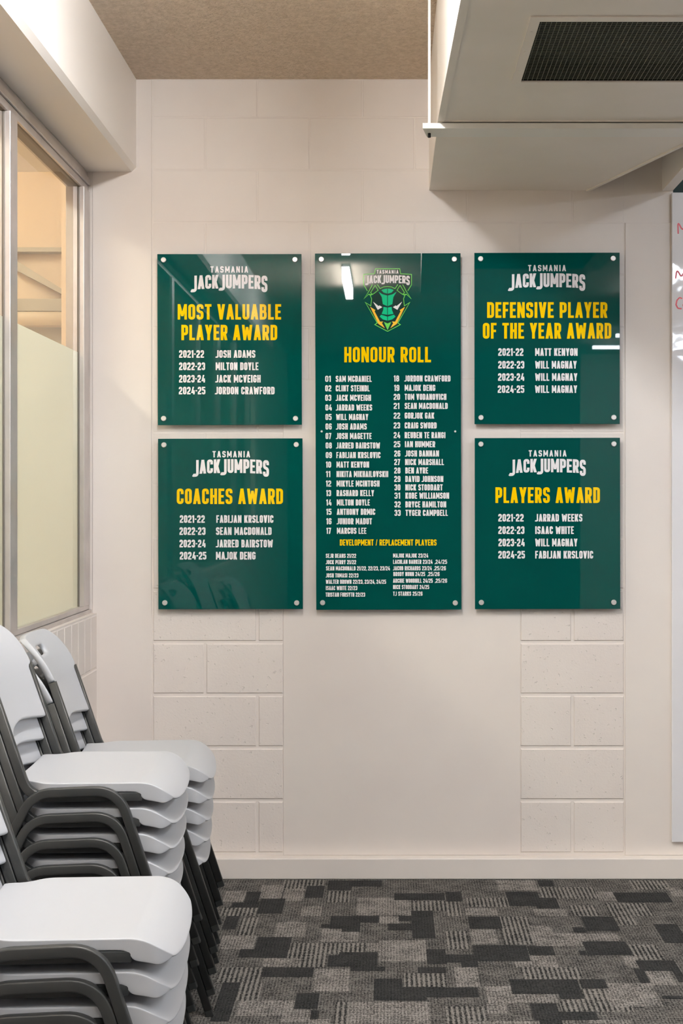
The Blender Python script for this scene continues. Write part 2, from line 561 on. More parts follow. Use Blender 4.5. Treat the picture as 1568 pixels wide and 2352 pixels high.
# ------------------------------------------------------------------ ceiling lights
def batten(x, y0, y1, label, mt=lamp_mat, along='y', z=ZC, w=0.050, x1=None):
    if along == 'y':
        c = (x, (y0 + y1) / 2, z)
    else:
        c = ((x + x1) / 2, y0, z)
    r = empty('ceiling_light', c, label, 'ceiling light', 'strip lights on the ceiling')
    h = MB()
    d = MB()
    if along == 'y':
        h.hexa([(x - w * .5, y0, z - .02), (x + w * .5, y0, z - .02), (x + w * .5, y1, z - .02), (x - w * .5, y1, z - .02)],
               [(x - w * .45, y0 - .01, z), (x + w * .45, y0 - .01, z), (x + w * .45, y1 + .01, z), (x - w * .45, y1 + .01, z)])
        d.box(x - w / 2, x + w / 2, y0, y1, z - .105, z - .0202)
    else:
        h.box(x, x1, y0 - w * .5, y0 + w * .5, z - .05, z)
        d.box(x, x1, y0 - w / 2, y0 + w / 2, z - .08, z - .0502)
    child_of(h.obj('housing', bulk_paint), r)
    child_of(d.obj('diffuser', mt), r)


for (x, y0, y1, lb) in ((-0.26, 1.90, 3.10, 'strip light left of the duct nearest the green boards'),
                        (-0.29, 0.14, 1.02, 'strip light mirrored in the top of the middle green board'),
                        (1.95, 1.9, 3.1, 'strip light right of the duct nearest the whiteboard'),
                        (1.95, -0.2, 1.0, 'strip light right of the duct beside the camera'),
                        (4.5, 1.9, 3.1, 'strip light near the right wall towards the back'),
                        (4.5, -0.8, 0.4, 'strip light near the right wall beside the camera')):
    batten(x, y0, y1, lb, mt=right_lamp if x > 0 else lamp_mat)
batten(2.05, -3.3, 0, 'crosswise strip light mirrored in the upper right green board', along='x', x1=3.25, mt=right_lamp)
batten(2.12, -2.35, 0, 'small bright strip light mirrored at the right edge of the upper right board', along='x', x1=3.3, mt=right_lamp)
for yy in (5.6, 3.6, 1.2):
    batten(-2.6, yy - 0.6, yy + 0.6, 'warm strip light beyond the window, %s' % {5.6: 'farthest one', 3.6: 'middle one', 1.2: 'nearest one'}[yy], mt=next_lamp, z=3.4, w=0.12)

# ------------------------------------------------------------------ air duct
zd = 2.604
YF = 4.19
duct = empty('air_duct', (0.6, 3.6, zd), 'white sheet metal air duct boxed under the ceiling at upper right', 'air duct')
XL0, XL1, XR = 0.1535, 0.176, 1.0
m = MB()                                     # front unit with an opening for the grille
gx0, gx1, gy0, gy1 = 0.3715, 0.985, 3.232, 3.698
yf = 2.4
lx = lambda yv: XL0 + (XL1 - XL0) * (YF - yv) / (YF - 2.9)
XR2 = 1.03
ys = [yf, gy0, gy1, YF]
for i in range(3):
    a, c = ys[i], ys[i + 1]
    if i == 1:
        m.quad([(lx(a), a, zd), (gx0, a, zd), (gx0, c, zd), (lx(c), c, zd)])
        m.quad([(gx1, a, zd), (XR2, a, zd), (XR2, c, zd), (gx1, c, zd)])
    else:
        m.quad([(lx(a), a, zd), (XR2, a, zd), (XR2, c, zd), (lx(c), c, zd)])
m.quad([(lx(yf), yf, zd), (lx(YF), YF, zd), (lx(YF), YF, ZC - .002), (lx(yf), yf, ZC - .002)])
m.quad([(XR2, yf, zd), (XR2, YF, zd), (XR2, YF, ZC - .002), (XR2, yf, ZC - .002)])
m.quad([(lx(yf), yf, zd), (XR2, yf, zd), (XR2, yf, ZC - .002), (lx(yf), yf, ZC - .002)])
m.quad([(lx(YF), YF, zd), (XR2, YF, zd), (XR2, YF, ZC - .002), (lx(YF), YF, ZC - .002)])
child_of(m.obj('main_box', duct_white, recalc=False), duct)
m = MB()                                     # tapered piece to the wall
ft = [(XL0, YF + .001), (XR2, YF + .001), (X(1345), 5.0), (X(985), 5.0)]
m.hexa([(x, y, Z(437.5) if y > 4.9 else zd + .002) for x, y in ft], [(x, y, ZC - .002) for x, y in ft])
child_of(m.obj('tapered_end', duct_white, bevel=0.002), duct)
m = MB()                                     # folded seams
m.add([(lx(2.4) - .0035, 2.4, zd - .003), (lx(2.4) + .018, 2.4, zd - .003), (lx(YF) + .018, YF, zd - .003), (lx(YF) - .0035, YF, zd - .003),
       (lx(2.4) - .0035, 2.4, zd + .012), (lx(2.4) + .018, 2.4, zd - .0001), (lx(YF) + .018, YF, zd - .0001), (lx(YF) - .0035, YF, zd + .012)],
      [(0, 3, 2, 1), (0, 1, 5, 4), (1, 2, 6, 5), (2, 3, 7, 6), (3, 0, 4, 7)])
m.box(XL0, XR2, YF - .105, YF - .099, zd - .004, zd)
m.box(XL0, XR2, YF - .005, YF + .006, zd - .006, zd + .002)
child_of(m.obj('seam', duct_white), duct)
m = MB()                                     # lower taper edge rib
a, b = Vector((XR2, YF, zd)), Vector((X(1345), 5.0, Z(437.5)))
m.hexa([a + Vector((0, 0, -.004)), b + Vector((0, 0, -.004)), b + Vector((.012, 0, -.004)), a + Vector((.012, 0, -.004))],
       [a + Vector((0, 0, .02)), b + Vector((0, 0, .02)), b + Vector((.012, 0, .02)), a + Vector((.012, 0, .02))])
child_of(m.obj('edge_rib', duct_white), duct)

# hanger bar and rod
m = MB()
hb = empty('duct_hanger', (0.12, 4.14, 2.58), 'white hanger bar and ceiling rod carrying the air duct', 'bracket')
m.hexa([(X(970, 4.09), 4.085, 2.579), (1.15, 4.085, 2.579), (1.15, 4.182, 2.579), (X(980, 4.18), 4.182, 2.579)],
       [(X(970, 4.09), 4.085, 2.596), (1.15, 4.085, 2.596), (1.15, 4.182, 2.596), (X(980, 4.18), 4.182, 2.596)])
child_of(m.obj('hanger_bar', bracket_white, bevel=0.001), hb)
m = MB()
xr = X(985.5, 4.14)
m.box(xr - .004, xr + .004, 4.136, 4.144, 2.596, ZC - .02)
m.box(xr - .014, xr + .014, 4.126, 4.154, ZC - .02, ZC - .001)
child_of(m.obj('ceiling_rod', bracket_white), hb)
m = MB()
m.cyl((xr, 4.14, 2.566), (xr, 4.14, 2.579), 0.005, n=6)
child_of(m.obj('rod_nut', black), hb)

# return air grille
gr = empty('vent_grille', (0.68, 3.465, zd), 'dark wire mesh return air grille in the underside of the duct', 'vent')
m = MB()
fw = 0.026
fx0, fx1, fy0, fy1 = gx0 - fw, gx1 + 0.02, gy0 - 0.03, gy1 + 0.014
for bx in ((fx0, gx0, fy0, fy1), (gx1, fx1, fy0, fy1), (gx0, gx1, fy0, gy0), (gx0, gx1, gy1, fy1)):
    m.box(bx[0], bx[1], bx[2], bx[3], zd - .004, zd - .0005)
for sx, sy in ((fx0 + .012, 3.3), (fx0 + .012, 3.45), (fx0 + .012, 3.6), (.42, fy1 - .006), (.56, fy1 - .006), (.7, fy1 - .006)):
    m.cyl((sx, sy, zd - .0055), (sx, sy, zd - .004), .003, n=10)
child_of(m.obj('grille_frame', duct_white), gr)
m = MB()
k = gx0 + 0.006
while k < gx1:
    m.box(k - .0006, k + .0006, gy0, gy1, zd + .001, zd + .0022)
    k += 0.0125
k = gy0 + 0.006
while k < gy1:
    m.box(gx0, gx1, k - .0006, k + .0006, zd + .0022, zd + .0034)
    k += 0.0125
wire = mat('grey_wire', lin(128, 128, 112), 0.5, 0.3)
child_of(m.obj('wire_mesh', wire), gr)
m = MB()
m.box(gx0, gx1, gy0, gy1, zd + .05, zd + .06)  # added sheet, darkness inside the duct is put into its colour
dark_in = mat('dark_interior', lin(34, 38, 30), 0.9)
mottle(dark_in, lin(30, 33, 26), lin(42, 46, 36), 30)
child_of(m.obj('dark_backing', dark_in), gr)
m = MB()  # throat sides share the painted interior darkness
for bx in ((gx0 - .004, gx0 - .0005, gy0, gy1), (gx1 + .0005, gx1 + .004, gy0, gy1), (gx0, gx1, gy0 - .004, gy0 - .0005), (gx0, gx1, gy1 + .0005, gy1 + .004)):
    m.box(bx[0], bx[1], bx[2], bx[3], zd + .001, zd + .06)
child_of(m.obj('grille_throat', dark_in), gr)


# ------------------------------------------------------------------ lettering
def fillet(pts, r, closed, n=5):
    out = []
    N_ = len(pts)
    for i, p in enumerate(pts):
        if not closed and i in (0, N_ - 1):
            out.append(p)
            continue
        a, b, c = Vector(pts[i - 1][:2]), Vector(p[:2]), Vector(pts[(i + 1) % N_][:2])
        u, v = (a - b), (c - b)
        lu, lv = u.length, v.length
        if lu < 1e-9 or lv < 1e-9:
            out.append(p)
            continue
        u, v = u / lu, v / lv
        ang = math.acos(max(-1, min(1, u.dot(v))))
        rr_ = p[2] if len(p) > 2 else r
        if ang > 3.1 or rr_ <= 0:
            out.append((b.x, b.y))
            continue
        t = min(rr_ / math.tan(ang / 2), lu * 0.49, lv * 0.49)
        for k in range(n + 1):
            s = k / n
            q = (b + u * t) * (1 - s) ** 2 + b * 2 * s * (1 - s) + (b + v * t) * s ** 2
            out.append((q.x, q.y))
    return out


def stroke(pts, t, closed=False):
    """polyline -> list of quads of constant thickness with mitred joints"""
    n = len(pts)
    L_, R_ = [], []
    for i in range(n):
        p = Vector(pts[i][:2])
        if closed or 0 < i < n - 1:
            a, c = Vector(pts[i - 1][:2]), Vector(pts[(i + 1) % n][:2])
            d0, d1 = (p - a).normalized(), (c - p).normalized()
        elif i == 0:
            d0 = d1 = (Vector(pts[1][:2]) - p).normalized()
        else:
            d0 = d1 = (p - Vector(pts[i - 1][:2])).normalized()
        n0, n1 = Vector((-d0.y, d0.x)), Vector((-d1.y, d1.x))
        mm = n0 + n1
        if mm.length < 1e-6: mm = n0
        mm.normalize()
        k = t / 2 / max(0.35, mm.dot(n0))
        L_.append(p + mm * k)
        R_.append(p - mm * k)
    out = []
    for i in range(n if closed else n - 1):
        j = (i + 1) % n
        out.append([tuple(L_[i]), tuple(L_[j]), tuple(R_[j]), tuple(R_[i])])
    return out


WID = dict(I=0.0, M=.56, W=.66, N=.45, J=.36, L=.35, E=.36, F=.35, T=.40, A=.46, V=.46, Y=.45, K=.44, X=.46, Z=.40)
WID.update({'1': .24, '4': .44, '7': .37, '-': .20, '/': .26, ',': .10, ' ': .19})


def glyph(ch, w, t):
    """condensed heavy capitals; box is w wide, 1 high; returns convex polygons"""
    l, r, b, tp, h = t / 2, w - t / 2, t / 2, 1 - t / 2, t / 2
    R = min(.17, w * .42)
    out = []

    def S(pts, closed=False, rad=R):
        out.extend(stroke(fillet(pts, rad, closed), t, closed))

    def Dg(x0, y0, x1, y1, k=1.06):
        q = t * k / 2
        out.append([(x0 - q, y0), (x0 + q, y0), (x1 + q, y1), (x1 - q, y1)])

    def Rc(x0, y0, x1, y1):
        out.append([(x0, y0), (x1, y0), (x1, y1), (x0, y1)])
    if ch == 'I': Rc(w / 2 - h, 0, w / 2 + h, 1)
    elif ch in 'O0': S([(l, b), (r, b), (r, tp), (l, tp)], True)
    elif ch == 'C': S([(r, .36), (r, b), (l, b), (l, tp), (r, tp), (r, .64)])
    elif ch == 'G': S([(r, .68), (r, tp), (l, tp), (l, b), (r, b), (r, .47, 0), (w * .52, .47)])
    elif ch == 'D':
        S([(l, b, 0), (r, b), (r, tp), (l, tp, 0)], True)
    elif ch == 'U': S([(l, 1), (l, b), (r, b), (r, 1)])
    elif ch == 'J': S([(w * -.02, b + .03), (w * .08, b, .02), (r, b), (r, 1)])
    elif ch == 'L': Rc(0, 0, t, 1); Rc(0, 0, w, t * .92)
    elif ch == 'E':
        Rc(0, 0, t, 1)
        for yy in (0, 1 - t * .92): Rc(0, yy, w, yy + t * .92)
        Rc(0, .5 - t * .45, w * .9, .5 + t * .45)
    elif ch == 'F':
        Rc(0, 0, t, 1); Rc(0, 1 - t * .92, w, 1); Rc(0, .5 - t * .5, w * .9, .5 + t * .4)
    elif ch == 'H': Rc(0, 0, t, 1); Rc(w - t, 0, w, 1); Rc(0, .5 - t * .47, w, .5 + t * .47)
    elif ch == 'T': Rc(w / 2 - h, 0, w / 2 + h, 1); Rc(0, 1 - t * .92, w, 1)
    elif ch == 'N': Rc(0, 0, t * .95, 1); Rc(w - t * .95, 0, w, 1); Dg(t * .55, 1, w - t * .55, 0, .98)
    elif ch == 'M':
        Rc(0, 0, t * .92, 1); Rc(w - t * .92, 0, w, 1); Dg(t * .5, 1, w / 2, .22, .92); Dg(w - t * .5, 1, w / 2, .22, .92)
    elif ch == 'W':
        q = t * .5
        Dg(q, 1, w * .28, 0, 1); Dg(w * .5, .86, w * .28, 0, .9); Dg(w * .5, .86, w * .72, 0, .9); Dg(w - q, 1, w * .72, 0, 1)
    elif ch == 'A': Dg(t * .5, 0, w / 2, 1); Dg(w - t * .5, 0, w / 2, 1); Rc(w * .22, .2, w * .78, .2 + t * .8)
    elif ch == 'V': Dg(t * .5, 1, w / 2, 0); Dg(w - t * .5, 1, w / 2, 0)
    elif ch == 'Y': Dg(t * .5, 1, w / 2, .38); Dg(w - t * .5, 1, w / 2, .38); Rc(w / 2 - h, 0, w / 2 + h, .45)
    elif ch == 'X': Dg(t * .5, 1, w - t * .5, 0); Dg(t * .5, 0, w - t * .5, 1)
    elif ch == 'K': Rc(0, 0, t, 1); Dg(w - t * .5, 1, t * 1.1, .40, 1.1); Dg(w * .42, .62, w - t * .5, 0, 1.1)
    elif ch == 'Z': Rc(0, 0, w, t * .9); Rc(0, 1 - t * .9, w, 1); Dg(t * .6, 0.05, w - t * .6, .95, 1.15)
    elif ch == 'P': Rc(0, 0, t, 1); S([(l, .41, 0), (r, .41), (r, tp), (l, tp, 0)])
    elif ch == 'R': Rc(0, 0, t, 1); S([(l, .45, 0), (r, .45), (r, tp), (l, tp, 0)]); Dg(w * .55, .45, w - t * .5, 0, 1.05)
    elif ch == 'B': Rc(0, 0, t, 1); S([(l, b, 0), (r, b), (r, .51), (l, .51, 0)]); S([(l, .51, 0), (r - t * .12, .51), (r - t * .12, tp), (l, tp, 0)])
    elif ch == 'S': S([(l, .30), (l, b), (r, b), (r, .46), (l, .56), (l, tp), (r, tp), (r, .70)], rad=R * .85)
    elif ch == '1': Rc(w - t, 0, w, 1); out.append([(w - t, 1), (w - t, .76), (0, .70), (0, .86)])
    elif ch == '2': S([(l, .68), (l, tp), (r, tp), (r, .56), (l, .24, .05), (l, b, 0)]); Rc(0, 0, w, t * .9)
    elif ch == '3': S([(l, .30), (l, b), (r, b), (r, .51), (w * .4, .51, 0)]); S([(w * .4, .51, 0), (r, .51), (r, tp), (l, tp), (l, .70)])
    elif ch == '4': Rc(w * .62 - h * .4, 0, w * .62 - h * .4 + t, 1 if False else .55); Dg(w * .58, 1, t * .5, .2, 1); Rc(0, .17, w, .17 + t * .85)
    elif ch == '5': S([(l, .28), (l, b), (r, b), (r, .58), (l, .58, 0)]); Rc(0, .5, t, 1); Rc(0, 1 - t * .92, w * .95, 1)
    elif ch == '6': S([(l, .56), (r, .56), (r, b), (l, b)], True); S([(l, .4, 0), (l, tp), (r, tp), (r, .72)])
    elif ch == '9': S([(l, .44), (r, .44), (r, tp), (l, tp)], True); S([(r, .6, 0), (r, b), (l, b), (l, .28)])
    elif ch == '8': S([(l, b), (r, b), (r, .51), (l, .51)], True); S([(l + t * .08, .51), (r - t * .08, .51), (r - t * .08, tp), (l + t * .08, tp)], True)
    elif ch == '7': Rc(0, 1 - t * .92, w, 1); Dg(w - t * .52, 1, w * .36, 0, 1)
    elif ch == '-': Rc(0, .40, w, .40 + t * .85)
    elif ch == '/': Dg(t * .3, 0, w - t * .3, 1, .7)
    elif ch == ',': out.append([(0, t), (t * .9, t), (t * .75, 0), (t * .35, -.14), (t * .1, -.14), (t * .35, 0), (0, 0)])
    return out


def text_polys(txt, px0, px1, py0, py1, t=0.20, gap=0.075, warp=None):
    """polygons in photograph pixels for a line fitted between px0..px1 (cap top py0, baseline py1)"""
    H = py1 - py0
    ws = [t if c == 'I' else WID.get(c, .42) for c in txt]
    total = sum(ws) + gap * (len(txt) - 1)
    k = (px1 - px0) / H / total
    polys, x = [], 0.0
    for c, w in zip(txt, ws):
        wk = w * k if c != 'I' else t * min(1.0, k + 0.0)
        tk = t * min(1.0, max(0.72, k))
        if c == 'I': wk = w * k
        for pl in glyph(c, wk, min(tk, wk * .46) if c not in 'I1,-/' else tk):
            polys.append([(px0 + (x + a) * H, py1 - b * H) for a, b in pl])
        x += wk + gap * k
    if warp:
        polys = [[warp(p) for p in pl] for pl in polys]
    return polys


BF = 4.965            # front face of the boards


def flat(polys, name, material, root, d=BF - 0.0004):
    m = MB()
    for i_, pl in enumerate(polys):
        m.quad([tuple(P(a, b, d - (i_ % 23) * 0.00002)) for a, b in pl])
    o = m.obj(name, material, recalc=False)
    me = o.data
    bm = bmesh.new()
    bm.from_mesh(me)
    for f in bm.faces:
        f.normal_update()
        if f.normal.y > 0: f.normal_flip()
    bm.to_mesh(me)
    bm.free()
    return child_of(o, root)


def arch(x0, x1, amp):
    c, hw = (x0 + x1) / 2, (x1 - x0) / 2
    return lambda p: (p[0], p[1] + amp * ((p[0] - c) / hw) ** 2)


def wordmark(x0, x1, y0, y1):
    """arched club wordmark; the two J's and the S hang below the line"""
    H = y1 - y0
    base, top = y0 + H * .80, y0
    txt = 'JACKJUMPERS'
    t, gap = .185, .06
    ws = [WID.get(c, .42) for c in txt]
    ws[0] = ws[4] = .40
    total = sum(ws) + gap * 10
    cap = base - top
    k = (x1 - x0) / cap / total
    wf = arch(x0, x1, H * .07)
    polys, x = [], 0
    for i, (c, w) in enumerate(zip(txt, ws)):
        wk = w * k
        ext = {0: .20, 4: .16, 10: .20}.get(i, 0)
        for pl in glyph(c, wk, min(t * min(1.0, k), wk * .46)):
            polys.append([wf((x0 + (x + a) * cap, base - (b * (1 + ext) - ext) * cap)) for a, b in pl])
        x += wk + gap * k
    return polys


def board(root, corners, studs):
    m = MB()
    fr_ = [P(x, y, BF) for x, y in corners]
    bk_ = [Vector((v.x, BF + 0.006, v.z)) for v in fr_]
    m.hexa(fr_, bk_)
    child_of(m.obj('acrylic_panel', board_green, bevel=0.0006, seg=1), root)
    for (x, y) in studs:
        m = MB()
        c = P(x, y, BF - 0.006)
        r = 0.0098
        m.cyl((c.x, BF - .0045, c.z), (c.x, BF, c.z), r, n=28)
        m.cyl((c.x, BF - .006, c.z), (c.x, BF - .0045, c.z), r * .86, r, n=28)
        m.cyl((c.x, BF + .006, c.z), (c.x, 4.9952, c.z), r * .8, n=20)
        child_of(m.obj('standoff', steel), root)


def award(label, corners, studs, tas, jack, heads, rows_, hy=None):
    c = P((corners[0][0] + corners[1][0]) / 2, corners[2][1], BF)
    root = empty('award_board', c, label, 'award board', 'green award boards on the back wall')
    board(root, corners, studs)
    flat(text_polys('TASMANIA', *tas, t=.20, gap=.17), 'club_region_text', vinyl_white, root)
    flat(wordmark(*jack), 'club_wordmark', vinyl_white, root)
    hp = []
    for h in heads: hp += text_polys(*h, t=.175, gap=.085)
    flat(hp, 'award_heading', vinyl_yellow, root)
    sp, np_ = [], []
    for (yr, x0, x1, nm, n0, n1, ya, yb) in rows_:
        sp += text_polys(yr, x0, x1, ya, yb, t=.195)
        np_ += text_polys(nm, n0, n1, ya, yb, t=.192)
    flat(sp, 'season_list', vinyl_white, root)
    flat(np_, 'winner_list', vinyl_white, root)


award('upper left green board headed MOST VALUABLE PLAYER AWARD',
      [(361, 583.5), (692, 583.5), (693, 975.5), (362.3, 976.5)],
      [(375, 596.5), (677, 596), (375.4, 961), (678.4, 961)],
      (483, 569.7, 611.6, 626.2), (438.9, 613.9, 630.8, 670.3),
      [('MOST VALUABLE', 407.9, 645.4, 698.6, 734), ('PLAYER AWARD', 416.3, 636.4, 746.1, 781.3)],
      [('2021-22', 411, 468.4, 'JOSH ADAMS', 495.1, 586.2, 804.3, 821.7),
       ('2022-23', 411, 470.9, 'MILTON DOYLE', 495.1, 593.3, 832.4, 850.1),
       ('2023-24', 411, 470.9, 'JACK MCVEIGH', 494.6, 598.4, 861.2, 878.5),
       ('2024-25', 410.5, 471.6, 'JORDON CRAWFORD', 493.7, 630.3, 888.4, 905.8)])
award('lower left green board headed COACHES AWARD',
      [(362.8, 1007.8), (694.4, 1006.8), (695.3, 1399), (363.6, 1399.5)],
      [(376, 1021.7), (680, 1021), (378, 1384.6), (681, 1384.8)],
      (487.8, 574.1, 1036, 1050.6), (443, 617.5, 1054.5, 1094.2),
      [('COACHES AWARD', 405.9, 649.7, 1122.1, 1157.7)],
      [('2021-22', 412.7, 470.1, 'FABIJAN KRSLOVIC', 496.6, 627.7, 1183.4, 1200.8),
       ('2022-23', 412, 471.8, 'SEAN MACDONALD', 495.8, 623.5, 1211, 1228.7),
       ('2023-24', 412, 472, 'JARRED BAIRSTOW', 495.8, 626.5, 1239.6, 1257.3),
       ('2024-25', 412.7, 473.8, 'MAJOK DENG', 495.8, 586.7, 1267.5, 1285.2)])
award('upper right green board headed DEFENSIVE PLAYER OF THE YEAR AWARD',
      [(1089, 580.8), (1422.6, 580.2), (1423, 973.8), (1089.4, 974.2)],
      [(1103.5, 594), (1408, 593.2), (1104.3, 959), (1409.5, 958.6)],
      (1212.3, 1299.3, 608.6, 622.9), (1167.8, 1343.5, 627.6, 667.3),
      [('DEFENSIVE PLAYER', 1118.3, 1394.3, 694, 730.2), ('OF THE YEAR AWARD', 1108.4, 1403.5, 741.7, 777.9)],
      [('2021-22', 1143.7, 1201.5, 'MATT KENYON', 1228.5, 1326, 799.8, 817.3),
       ('2022-23', 1143.7, 1203.7, 'WILL MAGNAY', 1228.5, 1324, 829, 846.5),
       ('2023-24', 1143.4, 1203.7, 'WILL MAGNAY', 1228.5, 1325.4, 857.3, 874.7),
       ('2024-25', 1142.7, 1203.7, 'WILL MAGNAY', 1228.2, 1325, 885.2, 902.4)])
award('lower right green board headed PLAYERS AWARD',
      [(1089.8, 1006.2), (1423.4, 1005.4), (1424, 1398.6), (1090.4, 1399.2)],
      [(1104.2, 1020), (1409.8, 1019.5), (1105.3, 1384), (1409.6, 1383.6)],
      (1213.7, 1300.5, 1034.1, 1048.6), (1169.4, 1344.8, 1053.5, 1092.3),
      [('PLAYERS AWARD', 1137.4, 1377.3, 1119.2, 1155.3)],
      [('2021-22', 1143.9, 1202.1, 'JARRAD WEEKS', 1228.7, 1337, 1180.5, 1197.9),
       ('2022-23', 1143.9, 1204, 'ISAAC WHITE', 1228.7, 1317.4, 1208.8, 1226.5),
       ('2023-24', 1144.2, 1204.5, 'WILL MAGNAY', 1228.7, 1325.7, 1237.2, 1254.9),
       ('2024-25', 1143.9, 1205.2, 'FABIJAN KRSLOVIC', 1228.7, 1361.8, 1265.3, 1282.8)])

# ---- the tall board in the middle
hc = [(723, 582.4), (1057.3, 581.4), (1059.4, 1400), (726, 1400.6)]
hon = empty('honour_board', P(891, 1400, BF), 'tall middle green board with crest headed HONOUR ROLL', 'honour board')
board(hon, hc, [(737.6, 595.3), (1043, 595), (740.5, 1384.5), (1045.3, 1385)])
for sx, sy in ((738.5, 991), (1045, 991)):
    m = MB()
    c = P(sx, sy, BF)
    m.cyl((c.x, BF - .003, c.z), (c.x, BF, c.z), .0035, .0045, n=16)
    child_of(m.obj('screw', steel), hon)
flat(text_polys('HONOUR ROLL', 790.4, 989.4, 796.8, 832.2, t=.175, gap=.085), 'board_heading', vinyl_yellow, hon)
K = 0.24235


def ln(txt, x0, x1, y0, y1, oy, t=.192):
    return text_polys(txt, 700 + x0 * K, 700 + x1 * K, oy + y0 * K, oy + y1 * K, t=t)


names_l = ['SAM MCDANIEL', 'CLINT STEINDL', 'JACK MCVEIGH', 'JARRAD WEEKS', 'WILL MAGNAY', 'JOSH ADAMS', 'JOSH MAGETTE', 'JARRED BAIRSTOW',
           'FABIJAN KRSLOVIC', 'MATT KENYON', 'NIKITA MIKHAILOVSKII', 'MIKYLE MCINTOSH', 'RASHARD KELLY', 'MILTON DOYLE', 'ANTHONY DRMIC', 'JUNIOR MADUT', 'MARCUS LEE']
nx_l = [(292, 633), (292, 613), (292, 626), (294, 637), (295, 600), (295, 586), (295, 632), (296, 712), (298, 716), (299, 608), (299, 789), (300, 707), (300, 655), (302, 615), (302, 666), (302, 635), (303, 582)]
num_l = [(192, 245), (192, 250), (192, 250), (194, 255), (194, 253), (195, 254), (195, 250), (196, 255), (197, 256), (199, 248), (199, 241), (199, 249), (202, 248), (202, 252), (202, 252), (203, 252), (203, 248)]
y_l = [95, 185, 275, 367, 457, 547, 637, 727, 818, 908, 998, 1088, 1178.4, 1267.4, 1355.4, 1445.4, 1535.4]
names_r = ['JORDON CRAWFORD', 'MAJOK DENG', 'TOM VODANOVICH', 'SEAN MACDONALD', 'GORJOK GAK', 'CRAIG SWORD', 'REUBEN TE RANGI', 'IAN HUMMER', 'JOSH BANNAN',
           'NICK MARSHALL', 'BEN AYRE', 'DAVID JOHNSON', 'NICK STODDART', 'KOBE WILLIAMSON', 'BRYCE HAMILTON', 'TYGER CAMPBELL']
nx_r = [(943, 1379), (945, 1235), (945, 1340), (945, 1353), (945, 1225), (945, 1248), (945, 1331), (947, 1234), (949, 1270), (949, 1317), (951, 1167), (951, 1311), (951, 1305), (952, 1366), (952, 1338), (953, 1354)]
num_r = [(842, 893), (845, 895), (841, 901), (841, 895), (841, 902), (841, 902), (841, 903), (842, 904), (846, 904), (846, 902), (846, 905), (846, 905), (848, 905), (848, 902), (848, 907), (848, 907)]
y_r = [92, 181, 266, 352, 444, 537, 629, 715, 803, 884, 964, 1044, 1124, 1202.4, 1285.4, 1365.4]
for nm_, names, nx, num, ys_, st in (('player_list', names_l, nx_l, num_l, y_l, 1), ('player_list', names_r, nx_r, num_r, y_r, 18)):
    pn, pp = [], []
    for i, n_ in enumerate(names):
        pn += ln('%02d' % (st + i), num[i][0], num[i][1], ys_[i], ys_[i] + 58, 840)
        pp += ln(n_, nx[i][0], nx[i][1], ys_[i], ys_[i] + 58, 840)
    flat(pp, nm_, vinyl_white, hon)
    flat(pn, 'number_list', vinyl_white, hon)
flat(ln('DEVELOPMENT / REPLACEMENT PLAYERS', 331, 1247, 491, 549, 1120, .165), 'list_heading', vinyl_yellow, hon)
sl = [('SEJR DEANS 21/22', 198, 485, 626), ('JOCK PERRY 21/22', 198, 485, 686), ('SEAN MACDONALD 21/22, 22/23, 23/24', 200, 805, 745), ('JOSH TOMASI 22/23', 198, 507, 812),
      ('WALTER BROWN 22/23, 23/24, 24/25', 198, 769, 872), ('ISAAC WHITE 22/23', 198, 496, 932), ('TRISTAN FORSYTH 22/23', 196, 570, 994)]
sr = [('MAJOK MAJOK 23/24', 835, 1168, 624), ('LACHLAN BARKER 23/24', 835, 1209, 683), (',24/25', 1230, 1347, 683), ('JACOB RICHARDS 23/24', 835, 1202, 744), (',25/26', 1220, 1336, 744),
      ('BRODY NUNN 24/25', 838, 1139, 799), (',25/26', 1161, 1276, 799), ('ARCHIE WOODHILL 24/25', 835, 1211, 862), (',25/26', 1231, 1347, 862), ('NICK STODDART 24/25', 835, 1177, 922), ('TJ STARKS 25/26', 835, 1114, 985)]
for lst in (sl, sr):
    pp = []
    for (tx, x0, x1, y0) in lst: pp += ln(tx, x0, x1, y0, y0 + 40, 1120, .19)
    flat(pp, 'replacement_player_list', vinyl_white, hon)

# ---- crest
EC = 783.0


def epx(p):
    return (700 + p[0] * K, 560 + p[1] * K)


def crest_fill(polys, name, material, layer, mirror=True):
    m = MB()
    for i_, pl in enumerate(polys):
        for mir in ((False, True) if mirror else (False,)):
            q = [((2 * EC - x) if mir else x, y) for x, y in pl]
            pts = [P(*epx(p), BF - 0.0003 - 0.00012 * layer - (i_ % 5) * .00002) for p in q]
            m.poly(pts)
    o = m.obj(name, material, recalc=False)
    bm = bmesh.new()
    bm.from_mesh(o.data)
    for f in bm.faces:
        f.normal_update()
        if f.normal.y > 0: f.normal_flip()
    bm.to_mesh(o.data)
    bm.free()
    o.parent = crest
    o.matrix_parent_inverse = crest.matrix_basis.inverted()
    return o


def crest_line(paths, name, material, layer, t=6.5, mirror=True):
    polys = []
    for pts, closed in paths:
        for mir in ((False, True) if mirror else (False,)):
            q = [((2 * EC - x) if mir else x, y) for x, y in pts]
            polys += stroke(q, t, closed)
    return crest_fill(polys, name, material, layer, mirror=False)


